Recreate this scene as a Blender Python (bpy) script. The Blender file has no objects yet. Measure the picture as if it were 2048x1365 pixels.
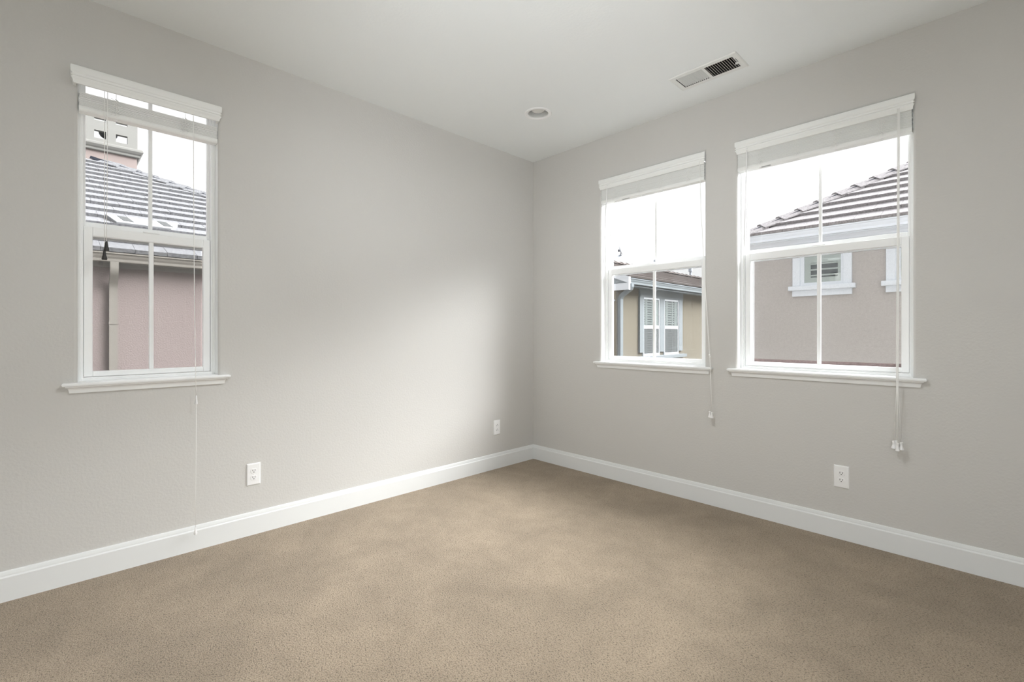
import bpy, bmesh, math, random
from mathutils import Vector, Matrix
random.seed(7)
SC = bpy.context.scene
COL = SC.collection
PI = math.pi

# ------------------------------------------------------------------ camera
cam_d = bpy.data.cameras.new('camera')
cam = bpy.data.objects.new('camera', cam_d)
COL.objects.link(cam)
cam.location = (3.0, -3.189, 1.1633)
cam.rotation_euler = (PI / 2, 0, math.radians(45.833))
cam_d.sensor_width = 36.0
cam_d.lens = 944.6 / 2048 * 36.0
cam_d.shift_y = -16.7 / 2048
cam_d.clip_start = 0.02
cam_d.clip_end = 300
SC.camera = cam

# ------------------------------------------------------------------ view and world
SC.view_settings.view_transform = 'Standard'
SC.view_settings.look = 'None'
SC.view_settings.exposure = 0.30
SC.view_settings.gamma = 1.0
SC.cycles.max_bounces = 14
SC.cycles.diffuse_bounces = 8
SC.cycles.glossy_bounces = 4
SC.cycles.transparent_max_bounces = 40
SC.cycles.caustics_reflective = False
SC.cycles.caustics_refractive = False
SC.cycles.use_denoising = True

SKY_LOW, SKY_HIGH, GLOW = 1.0, 1.5, 35.0      # radiance near the horizon, towards the zenith, and around the sun behind the cloud
w = bpy.data.worlds.new('overcast_sky')
SC.world = w
w.use_nodes = True
nt = w.node_tree
bg = nt.nodes['Background']
bg.inputs['Color'].default_value = (0.985, 0.99, 1.0, 1)
tc = nt.nodes.new('ShaderNodeTexCoord')
def _vm(op, b=None):
    n = nt.nodes.new('ShaderNodeVectorMath'); n.operation = op
    if b is not None: n.inputs[1].default_value = b
    return n
nrm = _vm('NORMALIZE'); nt.links.new(tc.outputs['Generated'], nrm.inputs[0])
sep = nt.nodes.new('ShaderNodeSeparateXYZ'); nt.links.new(nrm.outputs['Vector'], sep.inputs[0])
def _ramp(sock, a, b, lo, hi):
    r = nt.nodes.new('ShaderNodeMapRange'); r.interpolation_type = 'SMOOTHSTEP'
    for k, v in (('From Min', a), ('From Max', b), ('To Min', lo), ('To Max', hi)): r.inputs[k].default_value = v
    nt.links.new(sock, r.inputs['Value']); return r.outputs['Result']
SUN_AZ, SUN_EL = math.radians(58), math.radians(30)      # azimuth from +x
dot = _vm('DOT_PRODUCT', (math.cos(SUN_EL) * math.cos(SUN_AZ), math.cos(SUN_EL) * math.sin(SUN_AZ), math.sin(SUN_EL)))
nt.links.new(nrm.outputs['Vector'], dot.inputs[0])
e1 = _ramp(sep.outputs['Z'], 0.36, 0.75, SKY_LOW, SKY_HIGH)
e2 = _ramp(dot.outputs['Value'], math.cos(math.radians(40)), math.cos(math.radians(14)), 0.0, GLOW)
e3 = _ramp(sep.outputs['Z'], 0.29, 0.40, 0.0, 1.0)
mm = nt.nodes.new('ShaderNodeMath'); mm.operation = 'MULTIPLY'; nt.links.new(e2, mm.inputs[0]); nt.links.new(e3, mm.inputs[1])
ad = nt.nodes.new('ShaderNodeMath'); ad.operation = 'ADD'; nt.links.new(e1, ad.inputs[0]); nt.links.new(mm.outputs[0], ad.inputs[1])
nt.links.new(ad.outputs[0], bg.inputs['Strength'])
w.cycles.sampling_method = 'MANUAL'
w.cycles.sample_map_resolution = 512

# photographer's flash bounced off the ceiling (spot lamp added for fill light)
fl = bpy.data.lights.new('bounce_fill_flash', 'SPOT')
fl.energy = 70
fl.color = (0.94, 0.97, 1.0)
fl.spot_size = math.radians(85)
fl.spot_blend = 1.0
fl.shadow_soft_size = 0.06
flo = bpy.data.objects.new('bounce_fill_flash', fl)
COL.objects.link(flo)
flo.location = (2.55, -2.75, 1.5)
flo.rotation_euler = (Vector((0.7, -0.75, 2.74)) - Vector(flo.location)).to_track_quat('-Z', 'Y').to_euler()

# daylight portals in the three window openings (sampling only, they emit nothing)
def portal(name, loc, rot, sx, sy):
    l = bpy.data.lights.new(name, 'AREA')
    l.shape = 'RECTANGLE'
    l.size, l.size_y = sx, sy
    l.cycles.is_portal = True
    o = bpy.data.objects.new(name, l)
    COL.objects.link(o)
    o.location = loc
    o.rotation_euler = rot
portal('window_daylight', (-0.17, -2.8215, 1.66), (0, -PI / 2, 0), 1.5, 0.6)
portal('window_daylight', (1.179, 0.17, 1.66), (-PI / 2, 0, 0), 0.88, 1.5)
portal('window_daylight', (2.2555, 0.17, 1.66), (-PI / 2, 0, 0), 0.90, 1.5)

# ------------------------------------------------------------------ mesh helpers
class MB:
    def __init__(s):
        s.v, s.f = [], []
    def add(s, vs, fs):
        n = len(s.v)
        s.v += [tuple(p) for p in vs]
        s.f += [tuple(i + n for i in q) for q in fs]
        return s
    def box(s, x0, x1, y0, y1, z0, z1):
        x0, x1 = min(x0, x1), max(x0, x1); y0, y1 = min(y0, y1), max(y0, y1); z0, z1 = min(z0, z1), max(z0, z1)
        return s.add([(x0, y0, z0), (x1, y0, z0), (x1, y1, z0), (x0, y1, z0), (x0, y0, z1), (x1, y0, z1), (x1, y1, z1), (x0, y1, z1)],
                     [(3, 2, 1, 0), (4, 5, 6, 7), (0, 1, 5, 4), (1, 2, 6, 5), (2, 3, 7, 6), (3, 0, 4, 7)])
    def quad(s, a, b, c, d):
        return s.add([a, b, c, d], [(0, 1, 2, 3)])
    def loops(s, rings, cap=True, closed=True):
        n = len(rings[0]); b = len(s.v)
        for r in rings: s.v += [tuple(p) for p in r]
        for i in range(len(rings) - 1):
            for j in range(n if closed else n - 1):
                k = (j + 1) % n
                s.f.append((b + i * n + j, b + i * n + k, b + (i + 1) * n + k, b + (i + 1) * n + j))
        if cap:
            s.f.append(tuple(b + j for j in range(n))[::-1])
            s.f.append(tuple(b + (len(rings) - 1) * n + j for j in range(n)))
        return s
    def tube(s, pts, r, seg=8):
        pts = [Vector(p) for p in pts]
        rings = []
        for i, p in enumerate(pts):
            t = (pts[min(i + 1, len(pts) - 1)] - pts[max(i - 1, 0)]).normalized()
            a = Vector((0, 0, 1)) if abs(t.z) < 0.9 else Vector((1, 0, 0))
            u = t.cross(a).normalized(); v = t.cross(u)
            rr = r[i] if isinstance(r, (list, tuple)) else r
            rings.append([p + u * (rr * math.cos(2 * PI * k / seg)) + v * (rr * math.sin(2 * PI * k / seg)) for k in range(seg)])
        return s.loops(rings)
    def lathe(s, prof, c=(0, 0, 0), axis='z', seg=20, cap=True):
        rings = []
        for r, h in prof:
            q = []
            for k in range(seg):
                a = 2 * PI * k / seg
                x, y = r * math.cos(a), r * math.sin(a)
                if axis == 'z': q.append((c[0] + x, c[1] + y, c[2] + h))
                elif axis == 'y': q.append((c[0] + x, c[1] + h, c[2] + y))
                else: q.append((c[0] + h, c[1] + x, c[2] + y))
            rings.append(q)
        return s.loops(rings, cap)
    def build(s, name, mat, parent=None, smooth=False, bevel=0.0, origin=None, seg=2):
        me = bpy.data.meshes.new(name)
        vs = s.v
        if origin is not None: vs = [(p[0] - origin[0], p[1] - origin[1], p[2] - origin[2]) for p in vs]
        me.from_pydata(vs, [], s.f)
        bm = bmesh.new(); bm.from_mesh(me)
        bmesh.ops.recalc_face_normals(bm, faces=bm.faces)
        bm.to_mesh(me); bm.free()
        me.materials.append(mat)
        if smooth:
            me.polygons.foreach_set('use_smooth', [True] * len(me.polygons))
            me.update()
        o = bpy.data.objects.new(name, me)
        COL.objects.link(o)
        if parent is not None: o.parent = parent
        elif origin is not None: o.location = origin
        if bevel > 0:
            b = o.modifiers.new('bevel', 'BEVEL'); b.width = bevel; b.segments = seg; b.limit_method = 'ANGLE'
            b.angle_limit = math.radians(40)
        if smooth == 'auto':
            auto_smooth(me)
        return o

def auto_smooth(me, ang=40):
    me.polygons.foreach_set('use_smooth', [True] * len(me.polygons))
    bm = bmesh.new(); bm.from_mesh(me)
    for e in bm.edges:
        e.smooth = not (len(e.link_faces) == 2 and e.calc_face_angle(0) > math.radians(ang))
    bm.to_mesh(me); bm.free(); me.update()

def tag(o, label=None, cat=None, group=None, kind=None):
    if label: o['label'] = label
    if cat: o['category'] = cat
    if group: o['group'] = group
    if kind: o['kind'] = kind
    return o
def thing(name, label, cat, loc=(0, 0, 0), rz=0.0, group=None, kind=None):
    o = bpy.data.objects.new(name, None); COL.objects.link(o)
    o.empty_display_size = 0.1
    o.location = loc; o.rotation_euler = (0, 0, rz)
    return tag(o, label, cat, group, kind)

# ------------------------------------------------------------------ materials
def mat(name, col, rough=0.6, spec=0.5, metal=0.0, bump=None, var=None, emit=None):
    """bump: (scale, strength, distance[, detail]); var: (scale, amount) brightness variation of the stuff itself"""
    m = bpy.data.materials.new(name); m.use_nodes = True
    nt = m.node_tree; b = nt.nodes['Principled BSDF']
    b.inputs['Base Color'].default_value = (*col, 1)
    b.inputs['Roughness'].default_value = rough
    b.inputs['Specular IOR Level'].default_value = spec
    b.inputs['Metallic'].default_value = metal
    tc = nt.nodes.new('ShaderNodeTexCoord')
    if var:
        n = nt.nodes.new('ShaderNodeTexNoise'); n.inputs['Scale'].default_value = var[0]; n.inputs['Detail'].default_value = 5
        nt.links.new(tc.outputs['Object'], n.inputs['Vector'])
        r = nt.nodes.new('ShaderNodeMapRange')
        r.inputs['From Min'].default_value = 0.3; r.inputs['From Max'].default_value = 0.7
        r.inputs['To Min'].default_value = 1 - var[1]; r.inputs['To Max'].default_value = 1 + var[1]
        nt.links.new(n.outputs['Fac'], r.inputs['Value'])
        mx = nt.nodes.new('ShaderNodeVectorMath'); mx.operation = 'SCALE'
        mx.inputs[0].default_value = col
        nt.links.new(r.outputs['Result'], mx.inputs['Scale'])
        nt.links.new(mx.outputs['Vector'], b.inputs['Base Color'])
    if bump:
        n = nt.nodes.new('ShaderNodeTexNoise'); n.inputs['Scale'].default_value = bump[0]
        n.inputs['Detail'].default_value = bump[3] if len(bump) > 3 else 3
        nt.links.new(tc.outputs['Object'], n.inputs['Vector'])
        bp = nt.nodes.new('ShaderNodeBump'); bp.inputs['Strength'].default_value = bump[1]; bp.inputs['Distance'].default_value = bump[2]
        nt.links.new(n.outputs['Fac'], bp.inputs['Height'])
        nt.links.new(bp.outputs['Normal'], b.inputs['Normal'])
    if emit:
        b.inputs['Emission Color'].default_value = (*emit[0], 1)
        b.inputs['Emission Strength'].default_value = emit[1]
    return m

M = {}
M['wall'] = mat('wall_paint', (0.61, 0.600, 0.578), 0.75, 0.3, bump=(85, 0.28, 0.004, 4))
M['ceiling'] = mat('ceiling_paint', (0.84, 0.865, 0.865), 0.85, 0.2, bump=(70, 0.15, 0.004, 3))
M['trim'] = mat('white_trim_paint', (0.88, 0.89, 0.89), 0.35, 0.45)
M['base_paint'] = mat('white_baseboard_paint', (0.77, 0.785, 0.785), 0.4, 0.4)
M['vinyl'] = mat('white_vinyl', (0.90, 0.91, 0.91), 0.32, 0.5)
M['blind'] = mat('white_faux_wood', (0.87, 0.88, 0.865), 0.45, 0.4, bump=(40, 0.05, 0.002))
M['cord'] = mat('white_cord', (0.92, 0.92, 0.90), 0.7, 0.2)
M['dark_tassel'] = mat('dark_wood_tassel', (0.035, 0.033, 0.032), 0.45, 0.4)
M['plastic'] = mat('white_plastic', (0.88, 0.88, 0.88), 0.3, 0.5)
M['slot'] = mat('slot_shadow', (0.02, 0.02, 0.02), 0.8, 0.1)
M['label'] = mat('grey_printed_label', (0.33, 0.34, 0.34), 0.5, 0.3, var=(600, 0.5))
M['vent'] = mat('white_enamel_steel', (0.78, 0.79, 0.77), 0.4, 0.5)
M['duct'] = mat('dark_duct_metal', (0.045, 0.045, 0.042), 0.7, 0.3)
M['baffle'] = mat('white_can_baffle', (0.60, 0.60, 0.58), 0.5, 0.4)
M['lamp_face'] = mat('frosted_lamp_face', (0.72, 0.71, 0.68), 0.35, 0.5)
M['fill_glass'] = mat('glowing_fill_glass', (0.9, 0.88, 0.85), 0.4, 0.4, emit=((0.94, 0.97, 1.0), 50.0))  # glow of the added ceiling fill light
M['fill_paper'] = mat('glowing_fill_paper', (0.85, 0.84, 0.8), 0.8, 0.1, emit=((0.93, 0.965, 1.0), 5.0))  # glow of the added fill lamp behind the camera
M['nickel'] = mat('brushed_nickel', (0.55, 0.54, 0.52), 0.35, 0.5, metal=1.0)
# outdoors
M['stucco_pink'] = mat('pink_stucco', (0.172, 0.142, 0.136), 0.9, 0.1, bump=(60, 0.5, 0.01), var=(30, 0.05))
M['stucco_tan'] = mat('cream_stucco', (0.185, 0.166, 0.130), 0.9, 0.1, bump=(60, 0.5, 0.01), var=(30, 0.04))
M['stucco_grey'] = mat('taupe_stucco', (0.45, 0.42, 0.40), 0.9, 0.1, bump=(60, 0.5, 0.01), var=(30, 0.05))
M['sill_pink'] = mat('dusty_pink_sill', (0.30, 0.21, 0.20), 0.9, 0.1, bump=(90, 0.5, 0.005), var=(60, 0.15))
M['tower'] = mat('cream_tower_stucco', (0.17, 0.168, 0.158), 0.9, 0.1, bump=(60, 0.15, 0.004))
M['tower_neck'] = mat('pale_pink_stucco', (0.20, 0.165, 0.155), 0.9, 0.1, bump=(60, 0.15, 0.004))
M['tile_grey'] = mat('grey_concrete_tile', (0.138, 0.139, 0.146), 0.85, 0.2, bump=(45, 0.35, 0.006, 6), var=(42, 0.42))
M['tile_mauve'] = mat('mauve_concrete_tile', (0.26, 0.246, 0.253), 0.85, 0.2, bump=(45, 0.35, 0.006, 6), var=(42, 0.30))
M['tile_brown'] = mat('brown_concrete_tile', (0.115, 0.098, 0.092), 0.85, 0.2, bump=(45, 0.35, 0.006, 6), var=(42, 0.30))
M['hip_under'] = mat('dark_hip_felt', (0.03, 0.035, 0.05), 0.9, 0.1)
M['gutter_beige'] = mat('beige_gutter_paint', (0.15, 0.138, 0.122), 0.5, 0.3)
M['eave_grey'] = mat('grey_eave_paint', (0.17, 0.16, 0.148), 0.7, 0.2)
M['gutter_white'] = mat('white_gutter_paint', (0.64, 0.67, 0.72), 0.5, 0.3)
M['gutter_blue'] = mat('blue_grey_gutter_paint', (0.20, 0.228, 0.243), 0.5, 0.3)
M['trim_blue'] = mat('blue_grey_house_trim', (0.21, 0.236, 0.25), 0.6, 0.3)
M['trim_white_ext'] = mat('white_house_trim', (0.70, 0.735, 0.78), 0.6, 0.3)
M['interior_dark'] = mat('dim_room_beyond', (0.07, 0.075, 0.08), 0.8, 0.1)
M['shutter'] = mat('white_shutter', (0.36, 0.375, 0.36), 0.5, 0.3)
M['louver_cream'] = mat('cream_shutter', (0.62, 0.62, 0.58), 0.5, 0.3)
M['steel_blue'] = mat('galvanised_vent', (0.38, 0.42, 0.48), 0.5, 0.4)
M['iron'] = mat('dark_iron', (0.05, 0.055, 0.07), 0.5, 0.4)
M['roof_white'] = mat('white_vent_paint', (0.20, 0.203, 0.21), 0.6, 0.2)
M['dish_grey'] = mat('pale_dish_enamel', (0.55, 0.58, 0.62), 0.4, 0.4)
M['vent_grey'] = mat('grey_vent_mesh', (0.06, 0.062, 0.062), 0.7, 0.2, var=(80, 0.3))
M['ground'] = mat('concrete_side_yard', (0.35, 0.34, 0.32), 0.9, 0.1, var=(3, 0.1))

def glass_mat(name, tint, refl):
    m = bpy.data.materials.new(name); m.use_nodes = True
    nt = m.node_tree; nt.nodes.clear()
    out = nt.nodes.new('ShaderNodeOutputMaterial'); mix = nt.nodes.new('ShaderNodeMixShader')
    tr = nt.nodes.new('ShaderNodeBsdfTransparent'); tr.inputs['Color'].default_value = (*tint, 1)
    gl = nt.nodes.new('ShaderNodeBsdfGlossy'); gl.inputs['Roughness'].default_value = 0.0
    lw = nt.nodes.new('ShaderNodeLayerWeight'); lw.inputs['Blend'].default_value = 0.5
    pw = nt.nodes.new('ShaderNodeMath'); pw.operation = 'POWER'; pw.inputs[1].default_value = 5.0
    mu = nt.nodes.new('ShaderNodeMath'); mu.operation = 'MULTIPLY_ADD'; mu.inputs[1].default_value = 0.96 * refl; mu.inputs[2].default_value = 0.04 * refl
    nt.links.new(lw.outputs['Facing'], pw.inputs[0]); nt.links.new(pw.outputs[0], mu.inputs[0]); nt.links.new(mu.outputs[0], mix.inputs['Fac'])
    nt.links.new(tr.outputs['BSDF'], mix.inputs[1]); nt.links.new(gl.outputs['BSDF'], mix.inputs[2])
    nt.links.new(mix.outputs['Shader'], out.inputs['Surface'])
    return m
M['glass'] = glass_mat('clear_window_glass', (0.985, 0.99, 0.988), 0.7)
M['glass_house'] = glass_mat('neighbour_window_glass', (0.9, 0.93, 0.93), 1.6)

def screen_mat(name='insect_screen_mesh', lo=.14, hi=.34):
    m = bpy.data.materials.new(name); m.use_nodes = True
    nt = m.node_tree; nt.nodes.clear()
    out = nt.nodes.new('ShaderNodeOutputMaterial'); mix = nt.nodes.new('ShaderNodeMixShader')
    tr = nt.nodes.new('ShaderNodeBsdfTransparent')
    df = nt.nodes.new('ShaderNodeBsdfDiffuse'); df.inputs['Color'].default_value = (0.16, 0.165, 0.17, 1)
    tc = nt.nodes.new('ShaderNodeTexCoord')
    n = nt.nodes.new('ShaderNodeTexNoise'); n.inputs['Scale'].default_value = 1.0; n.inputs['Detail'].default_value = 2
    mp = nt.nodes.new('ShaderNodeMapping'); mp.inputs['Scale'].default_value = (240, 240, 240)
    nt.links.new(tc.outputs['Object'], mp.inputs['Vector']); nt.links.new(mp.outputs['Vector'], n.inputs['Vector'])
    r = nt.nodes.new('ShaderNodeMapRange'); r.inputs['To Min'].default_value = lo; r.inputs['To Max'].default_value = hi
    nt.links.new(n.outputs['Fac'], r.inputs['Value']); nt.links.new(r.outputs['Result'], mix.inputs['Fac'])
    nt.links.new(tr.outputs['BSDF'], mix.inputs[1]); nt.links.new(df.outputs['BSDF'], mix.inputs[2])
    nt.links.new(mix.outputs['Shader'], out.inputs['Surface'])
    return m
M['screen'] = screen_mat()
M['screen_dark'] = screen_mat('grey_house_screen', .42, .60)
M['screen_frame'] = mat('grey_screen_frame', (0.42, 0.42, 0.42), 0.5, 0.4)

def carpet_mat():
    m = bpy.data.materials.new('beige_cut_pile_carpet'); m.use_nodes = True
    nt = m.node_tree; b = nt.nodes['Principled BSDF']; L = nt.links.new
    b.inputs['Roughness'].default_value = 1.0; b.inputs['Specular IOR Level'].default_value = 0.05
    b.inputs['Sheen Weight'].default_value = 0.15
    tc = nt.nodes.new('ShaderNodeTexCoord')
    def noise(scale, detail, rough=0.5, vec=None, dist=0.0):
        n = nt.nodes.new('ShaderNodeTexNoise'); n.inputs['Scale'].default_value = scale
        n.inputs['Detail'].default_value = detail; n.inputs['Roughness'].default_value = rough
        n.inputs['Distortion'].default_value = dist
        L(vec or tc.outputs['Object'], n.inputs['Vector']); return n.outputs['Fac']
    def rng(x, a, c, d, e):
        r = nt.nodes.new('ShaderNodeMapRange'); r.inputs['From Min'].default_value = a; r.inputs['From Max'].default_value = c
        r.inputs['To Min'].default_value = d; r.inputs['To Max'].default_value = e; L(x, r.inputs['Value']); return r.outputs['Result']
    def mul(x, y):
        q = nt.nodes.new('ShaderNodeMath'); q.operation = 'MULTIPLY'; L(x, q.inputs[0]); L(y, q.inputs[1]); return q.outputs[0]
    patch = rng(noise(2.6, 4, 0.55, dist=0.4), 0.32, 0.68, 0.87, 1.09)     # brushed pile: vacuum and foot marks
    patch2 = rng(noise(9, 3, 0.6), 0.3, 0.7, 0.94, 1.06)
    mp = nt.nodes.new('ShaderNodeMapping'); mp.inputs['Scale'].default_value = (1.0, 1.22, 1.0); mp.inputs['Rotation'].default_value = (0, 0, 0.5)
    L(tc.outputs['Object'], mp.inputs['Vector'])
    pile = noise(145, 3, 0.62, vec=mp.outputs['Vector'], dist=0.3)
    tuft = rng(pile, 0.31, 0.50, 0.38, 1.10)                              # shade in the gaps between tufts put into the colour, lighter tips
    fib = rng(noise(360, 3, 0.7), 0.28, 0.72, 0.46, 1.54)
    k = mul(mul(patch, patch2), mul(tuft, fib))
    sc = nt.nodes.new('ShaderNodeVectorMath'); sc.operation = 'SCALE'; sc.inputs[0].default_value = (0.345, 0.277, 0.204)
    L(k, sc.inputs['Scale']); L(sc.outputs['Vector'], b.inputs['Base Color'])
    inv = rng(pile, 0.28, 0.62, 0.0, 1.0)
    ad = nt.nodes.new('ShaderNodeMath'); ad.operation = 'ADD'; L(inv, ad.inputs[0]); L(noise(300, 3, 0.6), ad.inputs[1])
    bp = nt.nodes.new('ShaderNodeBump'); bp.inputs['Strength'].default_value = 0.55; bp.inputs['Distance'].default_value = 0.006
    L(ad.outputs[0], bp.inputs['Height']); L(bp.outputs['Normal'], b.inputs['Normal'])
    return m
M['carpet'] = carpet_mat()

# ------------------------------------------------------------------ room shell
XR, YF, H, TH, BR = 3.9, -4.1, 2.74, 0.16, 0.016
SILL_Z, HEAD_Z = 0.93, 2.40
WIN1 = (-3.1055, -2.5375)          # along y on the left wall
WIN2 = (0.754, 1.604)              # along x on the back wall
WIN3 = (1.819, 2.692)

def wall(name, u0, u1, holes, rot, loc, label):
    mb = MB()
    z0, z1 = 0.0, H
    ex = [(a - BR, b + BR, SILL_Z - BR, HEAD_Z + BR) for a, b in holes]
    def face(d, hs):
        us = sorted({u0, u1, *[h[0] for h in hs], *[h[1] for h in hs]}); zs = sorted({z0, z1, *[h[2] for h in hs], *[h[3] for h in hs]})
        for i in range(len(us) - 1):
            for j in range(len(zs) - 1):
                cu, cz = (us[i] + us[i + 1]) / 2, (zs[j] + zs[j + 1]) / 2
                if any(h[0] < cu < h[1] and h[2] < cz < h[3] for h in hs): continue
                mb.quad((us[i], d, zs[j]), (us[i + 1], d, zs[j]), (us[i + 1], d, zs[j + 1]), (us[i], d, zs[j + 1]))
    face(0, ex)
    face(TH, [(a, b, SILL_Z, HEAD_Z) for a, b in holes])
    for a, b in holes:
        rings = []
        for k in range(9):
            t = PI / 2 * k / 8
            e = BR * (1 - math.sin(t)); d = BR * (1 - math.cos(t))
            rings.append([(a - e, d, SILL_Z - e), (b + e, d, SILL_Z - e), (b + e, d, HEAD_Z + e), (a - e, d, HEAD_Z + e)])
        mb.loops(rings, cap=False)
        mb.loops([rings[-1], [(a, TH, SILL_Z), (b, TH, SILL_Z), (b, TH, HEAD_Z), (a, TH, HEAD_Z)]], cap=False)
    for u in (u0, u1): mb.quad((u, 0, z0), (u, TH, z0), (u, TH, z1), (u, 0, z1))
    for z in (z0, z1): mb.quad((u0, 0, z), (u1, 0, z), (u1, TH, z), (u0, TH, z))
    me_o = mb.build(name, M['wall'])
    bm = bmesh.new(); bm.from_mesh(me_o.data)
    bmesh.ops.remove_doubles(bm, verts=bm.verts, dist=1e-5)
    bmesh.ops.recalc_face_normals(bm, faces=bm.faces)
    for f in bm.faces: f.smooth = f.calc_area() < 0.02 and min(e.calc_length() for e in f.edges) < 0.004
    for e in bm.edges:
        if len(e.link_faces) == 2 and e.calc_face_angle(0) > 0.6: e.smooth = False
    bm.to_mesh(me_o.data); bm.free()
    me_o.data.materials.append(M['trim'])  # bright daylight on the reveals put into their colour as white
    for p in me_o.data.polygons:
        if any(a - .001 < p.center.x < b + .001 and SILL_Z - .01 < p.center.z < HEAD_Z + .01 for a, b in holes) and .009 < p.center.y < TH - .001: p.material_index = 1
    me_o.location = loc; me_o.rotation_euler = (0, 0, rot)
    return tag(me_o, label, 'wall', kind='structure')

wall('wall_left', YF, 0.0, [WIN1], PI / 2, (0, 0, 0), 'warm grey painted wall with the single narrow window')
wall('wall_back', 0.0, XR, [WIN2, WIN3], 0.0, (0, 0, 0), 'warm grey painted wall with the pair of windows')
wall('wall_right', YF, 0.0, [], PI / 2, (XR + TH, 0, 0), 'plain warm grey wall at the right, outside the photo')
wall('wall_front', 0.0, XR, [], 0.0, (0, YF - TH, 0), 'plain warm grey wall behind the camera')

VENT = (1.5715, 1.9765, -0.4525, -0.2495)
CAN = (0.6955, -0.690)
mb = MB()
holes = [(VENT[0] + .02, VENT[1] - .02, VENT[2] + .02, VENT[3] - .02), (CAN[0] - .12, CAN[0] + .12, CAN[1] - .12, CAN[1] + .12)]
xs = sorted({-TH, XR + TH, *[h[0] for h in holes], *[h[1] for h in holes]}); ys = sorted({YF - TH, TH, *[h[2] for h in holes], *[h[3] for h in holes]})
for z in (H, H + 0.02):
    for i in range(len(xs) - 1):
        for j in range(len(ys) - 1):
            cx, cy = (xs[i] + xs[i + 1]) / 2, (ys[j] + ys[j + 1]) / 2
            if any(h[0] < cx < h[1] and h[2] < cy < h[3] for h in holes): continue
            mb.quad((xs[i], ys[j], z), (xs[i + 1], ys[j], z), (xs[i + 1], ys[j + 1], z), (xs[i], ys[j + 1], z))
ca = [2 * PI * k / 32 for k in range(32)]
for z in (H, H + .02):
    mb.loops([[(CAN[0] + math.cos(a) * .12 / max(abs(math.cos(a)), abs(math.sin(a))), CAN[1] + math.sin(a) * .12 / max(abs(math.cos(a)), abs(math.sin(a))), z) for a in ca],
              [(CAN[0] + .078 * math.cos(a), CAN[1] + .078 * math.sin(a), z) for a in ca]], cap=False)
mb.loops([[(CAN[0] + .078 * math.cos(a), CAN[1] + .078 * math.sin(a), z) for a in ca] for z in (H, H + .02)], cap=False)
for h in holes[:1]:
    mb.loops([[(h[0], h[2], z), (h[1], h[2], z), (h[1], h[3], z), (h[0], h[3], z)] for z in (H, H + .02)], cap=False)
tag(mb.build('ceiling', M['ceiling']), 'flat white painted ceiling', 'ceiling', kind='structure')
mb = MB().box(-TH, XR + TH, YF - TH, TH, H + 0.35, H + 0.40)
tag(mb.build('roof_deck', M['ceiling']), 'roof deck above the ceiling, out of sight', 'roof', kind='structure')
mb = MB().box(-TH, XR + TH, YF - TH, TH, -0.12, 0.0)
tag(mb.build('floor', M['carpet']), 'beige cut pile carpet floor', 'carpet', kind='structure')

# baseboards
BPROF = [(0.0, 0.0), (0.0145, 0.0), (0.0145, 0.103), (0.0125, 0.107), (0.0105, 0.109), (0.0095, 0.116), (0.007, 0.126), (0.005, 0.130), (0.0, 0.130)]
def baseboard(name, u0, u1, rot, loc, label, m0=0, m1=0):
    mb = MB()
    mb.loops([[(u0 + m0 * d, -d, z) for d, z in BPROF], [(u1 - m1 * d, -d, z) for d, z in BPROF]])
    o = mb.build(name, M['base_paint']); o.location = loc; o.rotation_euler = (0, 0, rot)
    return tag(o, label, 'baseboard', kind='structure')
baseboard('baseboard_left', YF, 0.0, PI / 2, (0, 0, 0), 'white baseboard along the wall with the single window', 1, 1)
baseboard('baseboard_back', 0.0, XR, 0, (0, 0, 0), 'white baseboard along the wall with the pair of windows', 1, 1)
baseboard('baseboard_right', 0.0, -YF, -PI / 2, (XR, 0, 0), 'white baseboard on the right wall, outside the photo', 1, 1)
baseboard('baseboard_front', -XR, 0.0, PI, (0, YF, 0), 'white baseboard behind the camera', 1, 1)

# ------------------------------------------------------------------ mouldings with mitred returns (local frame u along wall, +d outdoors)
def moulding(uL, uR, prof, back=0.0, mit=1.0):
    rings = []
    for z, p in prof:
        rings.append([(uL - mit * p, -p, z), (uR + mit * p, -p, z), (uR + mit * p, back, z), (uL - mit * p, back, z)])
    return MB().loops(rings)

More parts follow.
